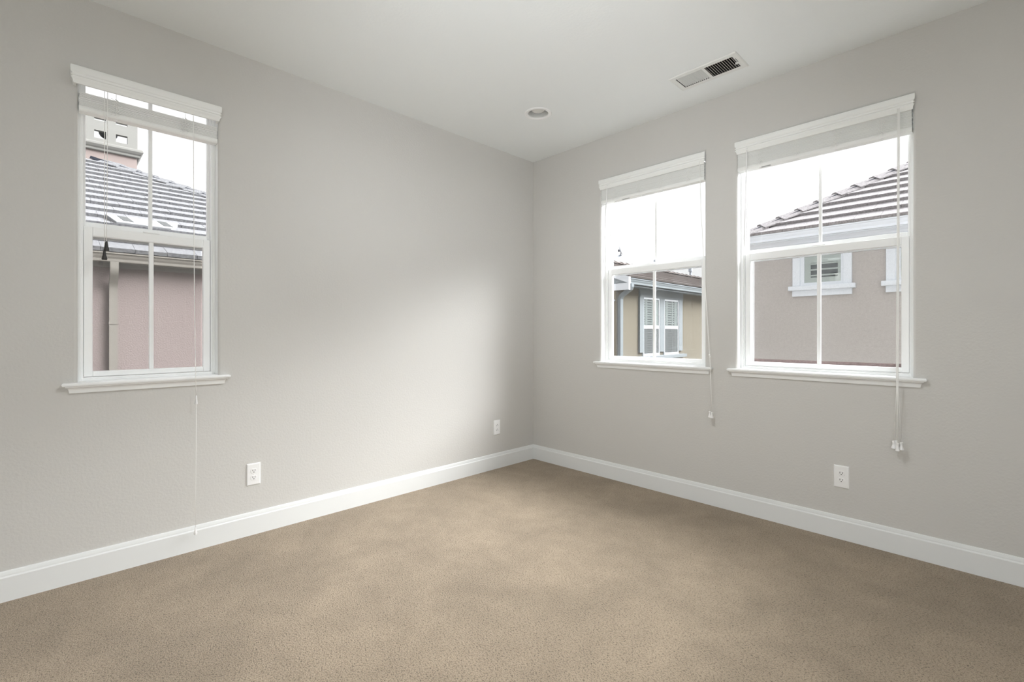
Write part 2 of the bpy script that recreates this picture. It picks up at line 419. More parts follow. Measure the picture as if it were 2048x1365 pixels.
def window(n, ext, rot, loc0, label):
    """single-hung white vinyl window; local origin on the wall face at the stool"""
    uc = (ext[0] + ext[1]) / 2; hw = (ext[1] - ext[0]) / 2
    loc = (uc, 0, SILL_Z) if rot == 0 else (0, uc, SILL_Z)
    t = thing('window_%d' % n, label, 'window', loc, rot, kind='structure')
    Z = lambda z: z - SILL_Z
    T = Z(HEAD_Z)
    def ring(mb, u, z0, z1, d0, d1, l, b, tp):
        mb.box(-u, -u + l, d0, d1, z0, z1).box(u - l, u, d0, d1, z0, z1)
        mb.box(-u + l, u - l, d0, d1, z0, z0 + b).box(-u + l, u - l, d0, d1, z1 - tp, z1)
        return mb
    # outer frame: stepped jambs
    fr = MB(); ring(fr, hw, 0, T, 0.062, 0.150, 0.014, 0.012, 0.008); ring(fr, hw - 0.012, 0.010, T - 0.006, 0.070, 0.150, 0.008, 0.007, 0.004)
    fr.build('frame', M['vinyl'], t, bevel=0.0015)
    # lower sash
    ls = MB(); ring(ls, hw - 0.0215, Z(0.949), Z(1.680), 0.074, 0.104, 0.033, 0.0255, 0.045)
    so = ls.build('lower_sash', M['vinyl'], t, bevel=0.003)
    MB().box(-hw + .05, hw - .05, 0.087, 0.091, Z(0.970), Z(1.640)).build('pane', M['glass'], so)
    MB().box(-0.010, 0.010, 0.080, 0.098, Z(0.974), Z(1.636)).build('muntin', M['vinyl'], so, bevel=0.004)
    MB().box(-0.035, 0.035, 0.066, 0.076, Z(1.680), Z(1.686)).build('lock', M['vinyl'], so, bevel=0.002)
    # upper sash, further out
    us = MB(); ring(us, hw - 0.0175, Z(1.668), T - 0.006, 0.106, 0.134, 0.0125, 0.038, 0.007)
    uo = us.build('upper_sash', M['vinyl'], t, bevel=0.002)
    MB().box(-hw + .026, hw - .026, 0.118, 0.122, Z(1.70), T - 0.010).build('pane', M['glass'], uo)
    MB().box(-0.0085, 0.0085, 0.112, 0.128, Z(1.706), T - 0.012).build('muntin', M['vinyl'], uo, bevel=0.004)
    # insect screen outside the lower sash
    sf = MB(); ring(sf, hw - (0.045 if n == 3 else 0.018), Z(0.955), Z(1.645), 0.126, 0.134, 0.014, 0.010, 0.016)
    sfo = sf.build('insect_screen', M['screen_frame'], t, bevel=0.001)
    MB().quad((-hw + .055, 0.130, Z(0.960)), (hw - .055, 0.130, Z(0.960)), (hw - .055, 0.130, Z(1.635)), (-hw + .055, 0.130, Z(1.635))).build('screen_mesh', M['screen'], sfo)
    if n == 3:
        MB().loops([[(-hw, d, z) for d, z in ((.138, -.02), (.138, Z(.992)), (.150, Z(.990)), (.235, Z(.965)), (.235, -.02))], [(hw, d, z) for d, z in ((.138, -.02), (.138, Z(.992)), (.150, Z(.990)), (.235, Z(.965)), (.235, -.02))]]).build('outer_sill', M['sill_pink'], t)
    # stool and apron
    st = MB(); w_ = hw + BR + 0.010
    prof = [(-0.0165, 0.024), (-0.0150, 0.0285), (-0.008, 0.0315), (-0.003, 0.0300), (0.0, 0.0255)]
    st = moulding(-w_, w_, prof, 0.0)
    st.box(-hw, hw, -0.004, 0.0615, -0.016, 0.0010)
    sto = st.build('stool', M['trim'], t, smooth='auto')
    prof = [(-0.0485, 0.0085), (-0.044, 0.0095), (-0.034, 0.0115), (-0.027, 0.0145), (-0.0225, 0.0195), (-0.0215, 0.0225), (-0.0164, 0.0230)]
    moulding(-w_ + .004, w_ - .004, prof, 0.0).build('apron', M['trim'], sto, smooth='auto')
    return t

window(1, WIN1, PI / 2, None, 'narrow white window on the left wall, pink house outside')
window(2, WIN2, 0.0, None, 'white window nearest the room corner, cream house outside')
window(3, WIN3, 0.0, None, 'wide white window at the right, taupe house outside')

# ------------------------------------------------------------------ raised faux wood blinds
VPROF = [(2.316, .0385), (2.3185, .0405), (2.326, .0415), (2.334, .0445), (2.339, .0480), (2.3415, .0485), (2.343, .0430), (2.347, .0430), (2.350, .0485),
         (2.3535, .0492), (2.3555, .0445), (2.360, .0445), (2.3645, .0490), (2.378, .0500), (2.392, .0500), (2.395, .0480)]
def bell(r, h):   # a small cord tassel, hanging down from z = 0
    return [(r * .30, 0), (r * .42, -h * .06), (r * .50, -h * .25), (r * .62, -h * .5), (r * .92, -h * .78), (r, -h * .92), (r * .85, -h)]

def blind(ext, rot, label, shift, nslat, ladders, lab):
    uc = (ext[0] + ext[1]) / 2; hw = (ext[1] - ext[0]) / 2
    loc = (uc, 0, 2.208) if rot == 0 else (0, uc, 2.208)
    t = thing('window_blind', label, 'window blind', loc, rot, 'raised white blinds over the windows')
    B = 2.208; Z = lambda z: z - B
    # valance: hollow board with mitred returns
    if shift == 0:
        ul, ur = -hw + 0.0255 - 0.003, hw - 0.0445 + 0.003
    else:
        ul, ur = -hw + 0.012, hw - 0.012
    fp = [(Z(z), p - shift) for z, p in VPROF]
    bp = [(z, p - 0.009) for z, p in fp]
    va = MB()
    mit = 1.0
    rings = []
    for z, p in fp: rings.append([(ul - p, -p, z), (ur + p, -p, z)])
    backs = [[(ul - p, -p, z), (ur + p, -p, z)] for z, p in bp]
    loop = rings + backs[::-1]
    b0 = len(va.v)
    for a in loop: va.v += a
    nL = len(loop)
    for i in range(nL):
        j = (i + 1) % nL
        va.f.append((2 * i, 2 * i + 1, 2 * j + 1, 2 * j))
    va.f.append(tuple(2 * i for i in range(nL))); va.f.append(tuple(2 * i + 1 for i in range(nL))[::-1])
    if shift == 0:      # returns back to the wall on the outside-mounted valance
        for sgn, ub in ((-1, ul), (1, ur)):
            q = []
            for z, p in fp: q.append([(ub + sgn * p, -p, z), (ub + sgn * p, 0.0, z)])
            qb = [[(ub + sgn * (p - .009), -p + .009, z), (ub + sgn * (p - .009), 0.0, z)] for z, p in fp]
            lp = q + qb[::-1]; b0 = len(va.v)
            for a in lp: va.v += a
            for i in range(len(lp)):
                j = (i + 1) % len(lp)
                va.f.append((b0 + 2 * i, b0 + 2 * i + 1, b0 + 2 * j + 1, b0 + 2 * j))
            va.f.append(tuple(b0 + 2 * i for i in range(len(lp)))); va.f.append(tuple(b0 + 2 * i + 1 for i in range(len(lp)))[::-1])
    va.build('valance', M['blind'], t, smooth='auto')
    su = hw - 0.0035
    MB().box(-su, su, 0.002, 0.048, Z(2.360), Z(2.396)).build('head_rail', M['vinyl'], t, bevel=0.002)
    for s in (-1, 1):
        MB().box(s * su, s * (su + .003), -0.012 if shift else -0.004, 0.050, Z(2.338), Z(2.398)).build('mounting_bracket', M['plastic'], t, bevel=0.001)
    # bottom rail with rounded front and back
    rp = [(-.003, .004), (-.0045, .010), (-.003, .020), (.000, .0245), (.050, .0245), (.053, .020), (.0545, .010), (.053, .003), (.049, .0), (.001, .0)]
    MB().loops([[(-su - .001, d, z) for d, z in rp], [(su + .001, d, z) for d, z in rp]]).build('bottom_rail', M['blind'], t, smooth='auto')
    sm = None
    for i in range(nslat):
        du, dd = random.uniform(-.0015, .0015), random.uniform(-.0012, .0012)
        z = 0.0255 + i * 0.0045
        if sm is None:
            prof = [(0, .0), (-.0004, .0016), (0, .0032), (.025, .0038), (.050, .0032), (.0504, .0016), (.050, .0), (.025, .0006)]
            so = MB().loops([[(-su, d, q) for d, q in prof], [(su, d, q) for d, q in prof]]).build('slat', M['blind'], t)
            sm = so.data
        else:
            so = bpy.data.objects.new('slat', sm); COL.objects.link(so); so.parent = t
        so.location = (du, dd, z)
    zt = 0.0255 + nslat * 0.0045
    # gathered ladder cords, and their plugs under the rail
    for u in ladders:
        mb = MB()
        for off in (-.010, .0, .011):
            pts = []
            k = 9
            for i in range(k):
                zz = 0.012 + (zt + .002 - .012) * i / (k - 1)
                pts.append((u + off + random.uniform(-.006, .006) + (.007 if i % 2 else -.007), -.0055 - random.uniform(0, .006), zz))
            mb.tube(pts, .0012, 6)
        mb.tube([(u, -.0052, .003), (u, -.0055, .02), (u, -.004, zt), (u, .004, Z(2.362))], .0009, 6)
        mb.build('ladder_cord', M['cord'], t, smooth=True)
        mb = MB().lathe([(.0075, 0), (.0085, -.001), (.008, -.004), (.004, -.0055)], (u, .022, 0))
        po = mb.build('plug', M['plastic'], t, smooth='auto')
        MB().tube([(u - .012, .010, -.004), (u - .006, .008, -.007), (u, .012, -.0045), (u + .006, .009, -.008), (u + .013, .012, -.004)], .0012, 6).build('cord_end', M['cord'], po, smooth=True)
    if lab is not None:
        MB().box(lab[0], lab[1], .004, .0235, -.0006, .0002).build('printed_label', M['label'], t)
        o = t.children[-1]; tag(o, 'small grey printed label under the rail')
    return t, Z

b1, Z1 = blind(WIN1, PI / 2, 'raised white blind on the left wall, black tassels on its cords', 0, 14, (-.147, .133), None)
b2, Z2 = blind(WIN2, 0.0, 'raised white blind over the window nearest the room corner', .028, 22, (-.292, -.083, .106, .314), (-.234, -.170))
b3, Z3 = blind(WIN3, 0.0, 'raised white blind over the wide window at the right', .028, 22, (-.302, -.099, .102, .308), (-.294, -.242))

# cords, wands and tassels (local frame of each blind)
c1 = -2.8215
for y, zb, dy in ((-3.0140, 1.557, 0), (-3.0035, 1.600, -.003)):
    o = MB().tube([(y - c1 + .0015, -.030, Z1(2.365)), (y - c1, -.031, Z1(2.0)), (y - c1 + dy, -.031, Z1(zb))], .0012, 8).build('tilt_cord', M['cord'], b1, smooth=True)
    q = MB().lathe(bell(.0110, .046), (y - c1 + dy, -.031, Z1(zb))).build('tassel', M['dark_tassel'], o, smooth='auto')
    tag(q, 'black bell-shaped tassel')
o = MB().tube([(-2.6562 - c1, -.030, Z1(2.365)), (-2.6550 - c1, -.031, Z1(1.9)), (-2.6525 - c1, -.034, Z1(1.3)), (-2.6488 - c1, -.042, Z1(.96)), (-2.6470 - c1, -.044, Z1(.83))], .0017, 8).build('lift_cord', M['cord'], b1, smooth=True)
MB().lathe([(.002, 0), (.0035, -.002), (.0045, -.02), (.0075, -.043), (.0060, -.046)], (-2.6465 - c1, -.045, Z1(.831))).build('connector', M['plastic'], o, smooth='auto')
o = MB().tube([(-2.6460 - c1, -.045, Z1(.79)), (-2.6480 - c1, -.045, Z1(.45)), (-2.6499 - c1, -.045, Z1(.132))], .0009, 8).build('pull_cord', M['cord'], b1, smooth=True)
MB().lathe([(.002, 0), (.003, -.004), (.0035, -.014), (.0068, -.024), (.0080, -.032), (.0060, -.039), (.002, -.041)], (-2.6499 - c1, -.045, Z1(.134))).build('tassel', M['plastic'], o, smooth='auto')

c2, c3 = 1.179, 2.2555
for bb, cc, Zf, xa, xb in ((b2, c2, Z2, .8321, .8021), (b3, c3, Z3, 1.8878, 1.8740)):
    o = MB().tube([(xa - cc, .0, Zf(2.345)), (xa - cc, -.028, Zf(2.336)), (xa - cc, -.030, Zf(2.320))], .0016, 8).build('wand_hook', M['plastic'], bb, smooth=True)
    MB().tube([(xa - cc, -.030, Zf(2.322)), (xa - cc - .001, -.030, Zf(2.29)), (xb - cc, -.030, Zf(1.73)), (xb - cc, -.030, Zf(1.718))], [.0028, .0040, .0036, .002], 8).build('tilt_wand', M['plastic'], o, smooth=True)

def tassel(parent, u, d, z):
    MB().lathe([(.0025, 0), (.0068, -.002), (.0072, -.008), (.0056, -.012), (.0060, -.022), (.0092, -.034), (.0098, -.040), (.0075, -.042)], (u, d, z)).build('tassel', M['plastic'], parent, smooth='auto')
# window 2: two cords knotted together, resting on the stool horn
for k, (dx, dz, tx) in enumerate(((-.0012, 0, 1.6600), (.0012, -.004, 1.6745))):
    pts = [(1.5771 + dx, .005, 2.352), (1.5775 + dx, -.022, 2.335), (1.590 + dx, -.026, 2.0), (1.628 + dx, -.036, 1.4), (1.6570 + dx * 2, -.046, 1.02), (1.6640 + dx, -.050, .94), (1.6660 + dx, -.050, .85), (tx, -.050, .640 + dz)]
    o = MB().tube([(x - c2, y, Z2(z)) for x, y, z in pts], .0011, 8).build('lift_cord', M['cord'], b2, smooth=True)
    tassel(o, tx - c2, -.050, Z2(.640 + dz))
    MB().lathe([(.001, .006), (.004, .003), (.0045, -.001), (.003, -.005), (.001, -.006)], (1.6575 + dx * 2 - c2, -.046, Z2(1.015 - k * .012))).build('knot', M['cord'], o, smooth=True)
# window 3: four cords side by side
for k, (dx, tx, ty, tz) in enumerate(((-.0040, 2.6200, -.046, .600), (-.0010, 2.6300, -.040, .603), (.0020, 2.6375, -.056, .592), (.0045, 2.6520, -.048, .598))):
    pts = [(2.6365 + dx, .005, 2.352), (2.6370 + dx, -.022, 2.335), (2.6360 + dx, -.028, 1.7), (2.6345 + dx, -.046, .935), (2.6345 + dx * .8, -.047, .86), (tx, ty, tz)]
    o = MB().tube([(x - c3, y, Z3(z)) for x, y, z in pts], .0013, 8).build('lift_cord', M['cord'], b3, smooth=True)
    tassel(o, tx - c3, ty, Z3(tz))

# ------------------------------------------------------------------ outlets
def outlet(loc, rot, label, flip=False):
    t = thing('wall_outlet', label, 'outlet', loc, rot, 'white duplex wall outlets')
    rings = []
    for e, d in ((0, 0), (0, .002), (.0025, .0052), (.006, .0062)):
        rings.append([(-.0365 + e, -d, -.0625 + e), (.0365 - e, -d, -.0625 + e), (.0365 - e, -d, .0625 - e), (-.0365 + e, -d, .0625 - e)])
    MB().loops(rings).build('cover_plate', M['plastic'], t)
    for zc in (.0195, -.0195):
        prof = []
        for k in range(28):
            a = 2 * PI * k / 28
            prof.append((.0172 * math.cos(a), max(-.0135, min(.0135, .0172 * math.sin(a))) + zc))
        r = MB().loops([[(x, -.0055, z) for x, z in prof], [(x, -.0078, z) for x, z in prof], [(x * .94, -.0084, zc + (z - zc) * .94) for x, z in prof]]).build('receptacle', M['plastic'], t)
        f = -1 if flip else 1
        sl = MB()
        for ux, hh in ((-.0063, .0045), (.0063, .0036)):
            sl.box(ux - .0013, ux + .0013, -.0087, -.0078, zc + f * .0035 - hh, zc + f * .0035 + hh)
        sl.lathe([(.0026, -.0087), (.0026, -.0078)], (0, 0, zc - f * .0068), 'y', 12)
        sl.build('slots', M['slot'], r)
    MB().lathe([(.003, -.0062), (.003, -.0072), (.0022, -.0076)], (0, 0, 0), 'y', 12).build('screw', M['plastic'], t)
    return t
outlet((0, -2.3585, 0.346), PI / 2, 'white outlet below and right of the narrow left window')
outlet((0, -0.4580, 0.350), PI / 2, 'small white outlet close to the room corner, ground holes on top', True)
outlet((2.3845, 0, 0.351), 0.0, 'white outlet under the wide window at the right')

# ------------------------------------------------------------------ ceiling register
vx, vy = (VENT[0] + VENT[1]) / 2, (VENT[2] + VENT[3]) / 2
t = thing('air_vent', 'white ceiling air register, half its louvers open and dark', 'vent', (vx, vy, H))
hx, hy = (VENT[1] - VENT[0]) / 2, (VENT[3] - VENT[2]) / 2
fr = MB()
bx0, bx1, by0, by1 = 1.605 - vx, 1.945 - vx, -.4205 - vy, -.2865 - vy
mid0, mid1 = 1.767 - vx, 1.783 - vx
outer = lambda e, z: [(-hx + e, -hy + e, z), (hx - e, -hy + e, z), (hx - e, hy - e, z), (-hx + e, hy - e, z)]
inner = lambda z: [(bx0, by0, z), (bx1, by0, z), (bx1, by1, z), (bx0, by1, z)]
fr.loops([outer(0, -.0005), outer(0, -.003), outer(.006, -.0075), inner(-.0075), inner(-.0062)], cap=False)
fr.box(mid0, mid1, by0, by1, -.0075, -.0062)
fr.build('frame', M['vent'], t)
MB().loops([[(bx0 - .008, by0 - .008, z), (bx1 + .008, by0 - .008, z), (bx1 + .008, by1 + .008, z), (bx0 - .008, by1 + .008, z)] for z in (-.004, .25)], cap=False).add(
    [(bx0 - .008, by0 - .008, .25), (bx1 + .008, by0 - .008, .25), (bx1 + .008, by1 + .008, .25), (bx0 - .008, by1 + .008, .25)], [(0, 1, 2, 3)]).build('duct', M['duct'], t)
def louvers(x0, x1, n, lean):
    sm = None
    for i in range(n):
        x = x0 + (x1 - x0) * (i + .5) / n
        if sm is None:
            p = [(-.0005, -.0070), (.0005, -.0070), (lean * .5 + .0005, .001), (lean + .0005, .011), (lean - .0005, .011), (lean * .5 - .0005, .001)]
            o = MB().loops([[(a, by0, z) for a, z in p], [(a, by1, z) for a, z in p]]).build('louver', M['vent'], t)
            sm = o.data
        else:
            o = bpy.data.objects.new('louver', sm); COL.objects.link(o); o.parent = t
        o.location = (x, 0, 0)
louvers(bx0, mid0, 13, .0100)
louvers(mid1, bx1, 12, -.0125)
MB().box(bx1 - .010, bx1 + .007, -.3424 - vy - .002, -.3424 - vy + .002, -.016, -.005).build('damper_lever', M['vent'], t)
MB().box(bx1 + .005, bx1 + .008, -.3903 - vy, -.3470 - vy, -.0080, -.0070).build('lever_slot', M['slot'], t)
for sx, sy in ((1.5817, -.3545), (1.9613, -.3545)):
    MB().lathe([(.0035, -.0070), (.0035, -.0082), (.002, -.0088)], (sx - vx, sy - vy, 0), 'z', 12).build('screw', M['vent'], t)

# ------------------------------------------------------------------ recessed downlight (switched off) and an added ceiling light for fill
t = thing('recessed_light', 'round white recessed downlight in the ceiling, switched off', 'ceiling light', (CAN[0], CAN[1], H))
MB().lathe([(.0975, -.0005), (.0975, -.002), (.094, -.006), (.080, -.0075), (.0735, -.005), (.071, .0), (.071, .004)], (0, 0, 0), 'z', 48, cap=False).build('trim_ring', M['plastic'], t, smooth='auto')
prof = [(.0715, -.002)]
for k in range(7):
    z = .006 + k * .011; r = .0705 - k * .0009
    prof += [(r, z), (r - .002, z + .008)]
prof += [(.062, .095), (.001, .095)]
MB().lathe(prof, (0, 0, 0), 'z', 48, cap=False).build('baffle', M['baffle'], t, smooth='auto')
MB().lathe([(.030, .09), (.042, .056), (.0485, .030), (.0475, .024), (.043, .020), (.030, .0175), (.001, .0165)], (0, 0, 0), 'z', 40, cap=False).build('reflector_bulb', M['lamp_face'], t, smooth='auto')

t = thing('fill_ceiling_light', 'added flush ceiling light for fill, room centre, out of view', 'ceiling light', (1.85, -1.95, H))
MB().lathe([(.21, 0), (.21, -.085), (.205, -.092), (.197, -.092), (.195, -.080)], (0, 0, 0), 'z', 40).build('pan', M['nickel'], t, smooth='auto')
MB().lathe([(.195, -.080), (.15, -.083), (.10, -.0855), (.05, -.087), (.001, -.0875)], (0, 0, 0), 'z', 40, cap=False).build('fill_bowl', M['fill_glass'], t, smooth='auto')

t = thing('fill_floor_lamp', 'added paper column lamp for fill, behind the camera', 'floor lamp', (3.45, -3.68, 0))  # invented lamp, adds fill to the near ends of both walls
MB().lathe([(.14, 0), (.14, .02), (.02, .03), (.012, .05), (.012, .42)], (0, 0, 0), 'z', 32).build('base', M['nickel'], t, smooth='auto')
MB().lathe([(.22, .40), (.225, .42), (.225, 1.86), (.22, 1.88)], (0, 0, 0), 'z', 48, cap=False).build('fill_column', M['fill_paper'], t, smooth='auto')

# ------------------------------------------------------------------ outdoors
tag(MB().box(-60, 60, -60, 80, -3.4, -3.2).build('ground', M['ground']), 'concrete ground between the houses, far below', 'ground', kind='structure')

def roof_tiles(O, e, n, pitch, length, rows, exposure, tw, clips, thick=.048):
    """concrete tiles in running bond: O eave corner, e along the eave, n horizontally up the slope"""
    e = Vector(e); n = Vector(n); O = Vector(O)
    up = (n + Vector((0, 0, pitch))).normalized(); nor = e.cross(up)
    if nor.z < 0: nor = -nor
    bm = bmesh.new()
    for r in range(rows):
        off = (r % 2) * tw / 2 + (r % 3) * .04
        k0 = int(-2); k1 = int(length / tw) + 2
        for k in range(k0, k1):
            a0 = k * tw + off + .002; a1 = a0 + tw - .004
            if a1 < 0 or a0 > length: continue
            a0, a1 = max(a0, 0), min(a1, length)
            s0 = r * exposure; s1 = s0 + exposure + .07
            dz = random.uniform(-.003, .003)
            def p(a, s, h): return O + e * a + up * s + nor * h
            h0, h1 = thick + dz, .004
            vs = [bm.verts.new(q) for q in (p(a0, s0, -.004), p(a1, s0, -.004), p(a1, s1, -.012), p(a0, s1, -.012), p(a0, s0, h0), p(a1, s0, h0), p(a1, s1, h1 - .010), p(a0, s1, h1 - .010))]
            for q in ((3, 2, 1, 0), (4, 5, 6, 7), (0, 1, 5, 4), (1, 2, 6, 5), (2, 3, 7, 6), (3, 0, 4, 7)): bm.faces.new([vs[i] for i in q])
    for co, no in clips:
        bmesh.ops.bisect_plane(bm, geom=list(bm.verts) + list(bm.edges) + list(bm.faces), plane_co=co, plane_no=no, clear_outer=True)
    return bm
def bm_obj(bms, name, m, parent, origin):
    me = bpy.data.meshes.new(name)
    full = bmesh.new()
    for b in bms:
        tmp = bpy.data.meshes.new('tmp'); b.to_mesh(tmp); full.from_mesh(tmp); bpy.data.meshes.remove(tmp); b.free()
    bmesh.ops.translate(full, verts=full.verts, vec=-Vector(origin))
    bmesh.ops.recalc_face_normals(full, faces=full.faces)
    full.to_mesh(me); full.free(); me.materials.append(m)
    o = bpy.data.objects.new(name, me); COL.objects.link(o); o.parent = parent
    return o
def hip_caps(A, d, length, w=.16, drop=.085, step=.36, ln=.42, lift=.05):
    """chevron cap tiles climbing from A along d"""
    d = Vector(d).normalized(); side = Vector((d.y, -d.x, 0)).normalized(); up = side.cross(d)
    if up.z < 0: up = -up
    A = Vector(A); mb = MB(); n = int(length / step)
    for i in range(n):
        s0 = i * step; s1 = s0 + ln
        P = lambda s, a, h: A + d * s + side * a + up * h
        rings = []
        for s, l in ((s0, lift + .028), (s1, lift)):
            rings.append([P(s, -w, l - drop), P(s, -w * .28, l), P(s, w * .28, l), P(s, w, l - drop), P(s, w, l - drop - .018), P(s, w * .26, l - .02), P(s, -w * .26, l - .02), P(s, -w, l - drop - .018)])
        mb.loops(rings)
    mu = MB()   # dark mortar / felt strip under the caps
    mu.loops([[A + d * s + side * -.10 + up * -.02, A + d * s + side * -.09 + up * .035, A + d * s + side * .09 + up * .035, A + d * s + side * .10 + up * -.02] for s in (0, length)])
    return mb, mu
def gutter(mb, a, b, out, zt, zb, depth=.11):
    """K-style gutter run from a to b (xy), projecting along out"""
    a, b, out = Vector((*a, 0)), Vector((*b, 0)), Vector((*out, 0))
    hh = zt - zb
    prof = [(0, zb), (depth * .62, zb), (depth * .66, zb + hh * .08), (depth * .66, zb + hh * .32), (depth * .80, zb + hh * .55), (depth * .86, zb + hh * .80), (depth, zb + hh * .86), (depth, zt), (depth - .012, zt), (depth - .012, zb + hh * .9), (.01, zb + .012), (.01, zt), (0, zt)]
    return mb.loops([[p + out * q + Vector((0, 0, z)) for q, z in prof] for p in (a, b)])

# ---- pink house seen through the left window (eave runs along y)
OA = (-8.0, -4.0, -3.2)
hA = thing('house', 'pink stucco house with grey tiled hip roof, outside the left window', 'house', OA)
xe, xw, yc, zt, pit = -4.56, -4.80, 2.918, 2.162, .472
RW = 11.0
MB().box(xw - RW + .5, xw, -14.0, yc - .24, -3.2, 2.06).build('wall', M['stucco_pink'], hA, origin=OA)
ridge_run = RW / 2
clip_a = [(Vector((xe, yc, 0)), Vector((1, 1, 0)).normalized() * 1)]
# east face: rises toward -x, clipped by the hip that climbs toward -x -y
t1 = roof_tiles((xe, -14.0, zt), (0, 1, 0), (-1, 0, 0), pit, 14 + yc, 16, .375, .33, [(Vector((xe, yc, 0)), Vector((-1, 1, 0)).normalized())])
t2 = roof_tiles((xe, yc, zt), (-1, 0, 0), (0, -1, 0), pit, RW, 16, .375, .33, [(Vector((xe, yc, 0)), Vector((1, -1, 0)).normalized())])
rf = bm_obj([t1, t2], 'roof', M['tile_grey'], hA, OA)
hd = Vector((-1, -1, pit)); L_ = math.sqrt(2 + pit * pit) * ridge_run
caps, under = hip_caps((xe, yc, zt + .01), hd, L_)
caps.build('hip_tiles', M['tile_grey'], rf, origin=OA)
under.build('hip_felt', M['hip_under'], rf, origin=OA)
xr, yr, zr = xe - ridge_run, yc - ridge_run, zt + pit * ridge_run
MB().add([(xe - .02, -14, zt - .05), (xe - .02, yc - .02, zt - .05), (xr, yr, zr - .05), (xr, -14, zr - .05), (xe - RW, -14, zt - .05), (xe - RW, yc - .02, zt - .05)], [(0, 1, 2, 3), (1, 5, 2), (5, 4, 3, 2), (0, 3, 4), (0, 4, 5, 1)]).build('roof_deck', M['eave_grey'], rf, origin=OA)
eg = MB().box(xw, xe - .10, -14, yc - .1, 2.05, 2.065).box(xe - .13, xe - .10, -14, yc - .1, 2.03, 2.17)
eg.box(xw - .02, xw + .022, -14, yc - .22, 1.983, 2.05)
eg.build('eave', M['eave_grey'], hA, origin=OA)
gutter(MB(), (xe - .10, -14), (xe - .10, yc - .05), (1, 0), 2.150, 2.037, .10).build('gutter', M['gutter_beige'], hA, origin=OA)
sy = -2.6475
sp = MB()
def rect_sweep(mb, pts, hw_, hd_, axis):
    """rectangular pipe: axis = across direction"""
    pts = [Vector(p) for p in pts]; ax = Vector(axis); rings = []
    for i, p in enumerate(pts):
        tg = (pts[min(i + 1, len(pts) - 1)] - pts[max(i - 1, 0)]).normalized(); nn = tg.cross(ax).normalized()
        rings.append([p + ax * hw_ + nn * hd_, p + ax * hw_ - nn * hd_, p - ax * hw_ - nn * hd_, p - ax * hw_ + nn * hd_])
    return mb.loops(rings)
rect_sweep(sp, [(xe - .055, sy, 2.04), (xe - .055, sy, 1.975), (xe - .059, sy, 1.945), (xe - .070, sy, 1.915), (xe - .088, sy, 1.885), (xw + .082, sy, 1.81), (xw + .062, sy, 1.775), (xw + .049, sy, 1.74), (xw + .042, sy, 1.70), (xw + .04, sy, 1.6), (xw + .04, sy, -3.2)], .041, .032, (0, 1, 0)).build('downspout', M['gutter_beige'], hA, origin=OA, smooth='auto')
MB().box(xw, xw + .078, sy - .045, sy + .045, 1.27, 1.30).build('downspout_strap', M['gutter_beige'], hA, origin=OA)
# low white attic vent lying on the tiles
def on_roof(y, s, h):   # point on the east roof face
    c = 1 / math.sqrt(1 + pit * pit)
    return (xe - s * c - 0 + pit * c * h, y, zt + s * pit * c + c * h)
vb = MB()
s_lo, s_hi = 1.13, 1.47
vb.loops([[on_roof(-2.56, s_lo, h), on_roof(-1.93, s_lo, h), on_roof(-1.80, s_hi, h), on_roof(-2.66, s_hi, h)] for h in (.01, .075)])
vo_ = vb.build('roof_vent', M['roof_white'], hA, origin=OA, bevel=.008); tag(vo_, 'low white roof vent')
for ya in (-2.52, -2.06):
    MB().loops([[on_roof(ya + .05, s_lo + .08, h), on_roof(ya + .16, s_lo + .08, h), on_roof(ya + .10, s_hi - .03, h), on_roof(ya - .01, s_hi - .03, h)] for h in (.070, .079)]).build('vent_grille', M['vent_grey'], vo_, origin=OA)
# open tower on the far roof slope
TX, TY, TW = -11.9, -2.242, .504          # centre, half width
x1, x0, y0, y1 = TX + TW, TX - TW, TY - TW, TY + TW
tb = MB()
OZ = [(5.635, 5.815), (6.043, 6.225)]
oy = [(-2.517, -2.3126), (-2.1346, -1.9248)]
zs = [5.50, OZ[0][0], OZ[0][1], OZ[1][0], OZ[1][1], 6.43]
wt = .11
ysn = [y0, oy[0][0], oy[0][1], oy[1][0], oy[1][1], y1]
for i in range(5):
    for j in range(5):
        if i in (1, 3) and j in (1, 3): continue
        tb.box(x1 - wt, x1, ysn[i], ysn[i + 1], zs[j], zs[j + 1])
tb.box(x0, x0 + wt, y0, y0 + .10, 5.5, 6.43).box(x0, x0 + wt, y1 - .10, y1, 5.5, 6.43).box(x0, x0 + wt, y0, y1, 5.5, 5.80)
xsn = [x0 + wt] + [TX + (q - TY) for q in (oy[0][0], oy[0][1], oy[1][0], oy[1][1])] + [x1 - wt]
for i in range(5):
    for j in range(5):
        if i in (1, 3) and j in (1, 3): continue
        tb.box(xsn[i], xsn[i + 1], y0, y0 + wt, zs[j], zs[j + 1]); tb.box(xsn[i], xsn[i + 1], y1 - wt, y1, zs[j], zs[j + 1])
tb.box(x0 - .06, x1 + .06, y0 - .06, y1 + .06, 6.43, 6.52)
tw_ = tb.build('tower', M['tower'], hA, origin=OA)
cr = []
for z, p in ((5.345, .03), (5.36, .045), (5.40, .05), (5.425, .075), (5.465, .10), (5.475, .105), (5.49, .105), (5.492, .095), (5.515, .095), (5.517, .085), (5.54, .08), (5.545, .0)):
    cr.append([(x0 - p, y0 - p, z), (x1 + p, y0 - p, z), (x1 + p, y1 + p, z), (x0 - p, y1 + p, z)])
MB().loops(cr).build('cornice', M['tower'], tw_, origin=OA)
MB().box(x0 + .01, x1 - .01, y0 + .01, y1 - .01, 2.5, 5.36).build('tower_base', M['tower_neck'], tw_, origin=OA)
t = thing('hanging_bowl', 'dark bowl hanging inside the open tower beyond the left window', 'bowl', (TX, TY, 5.81))
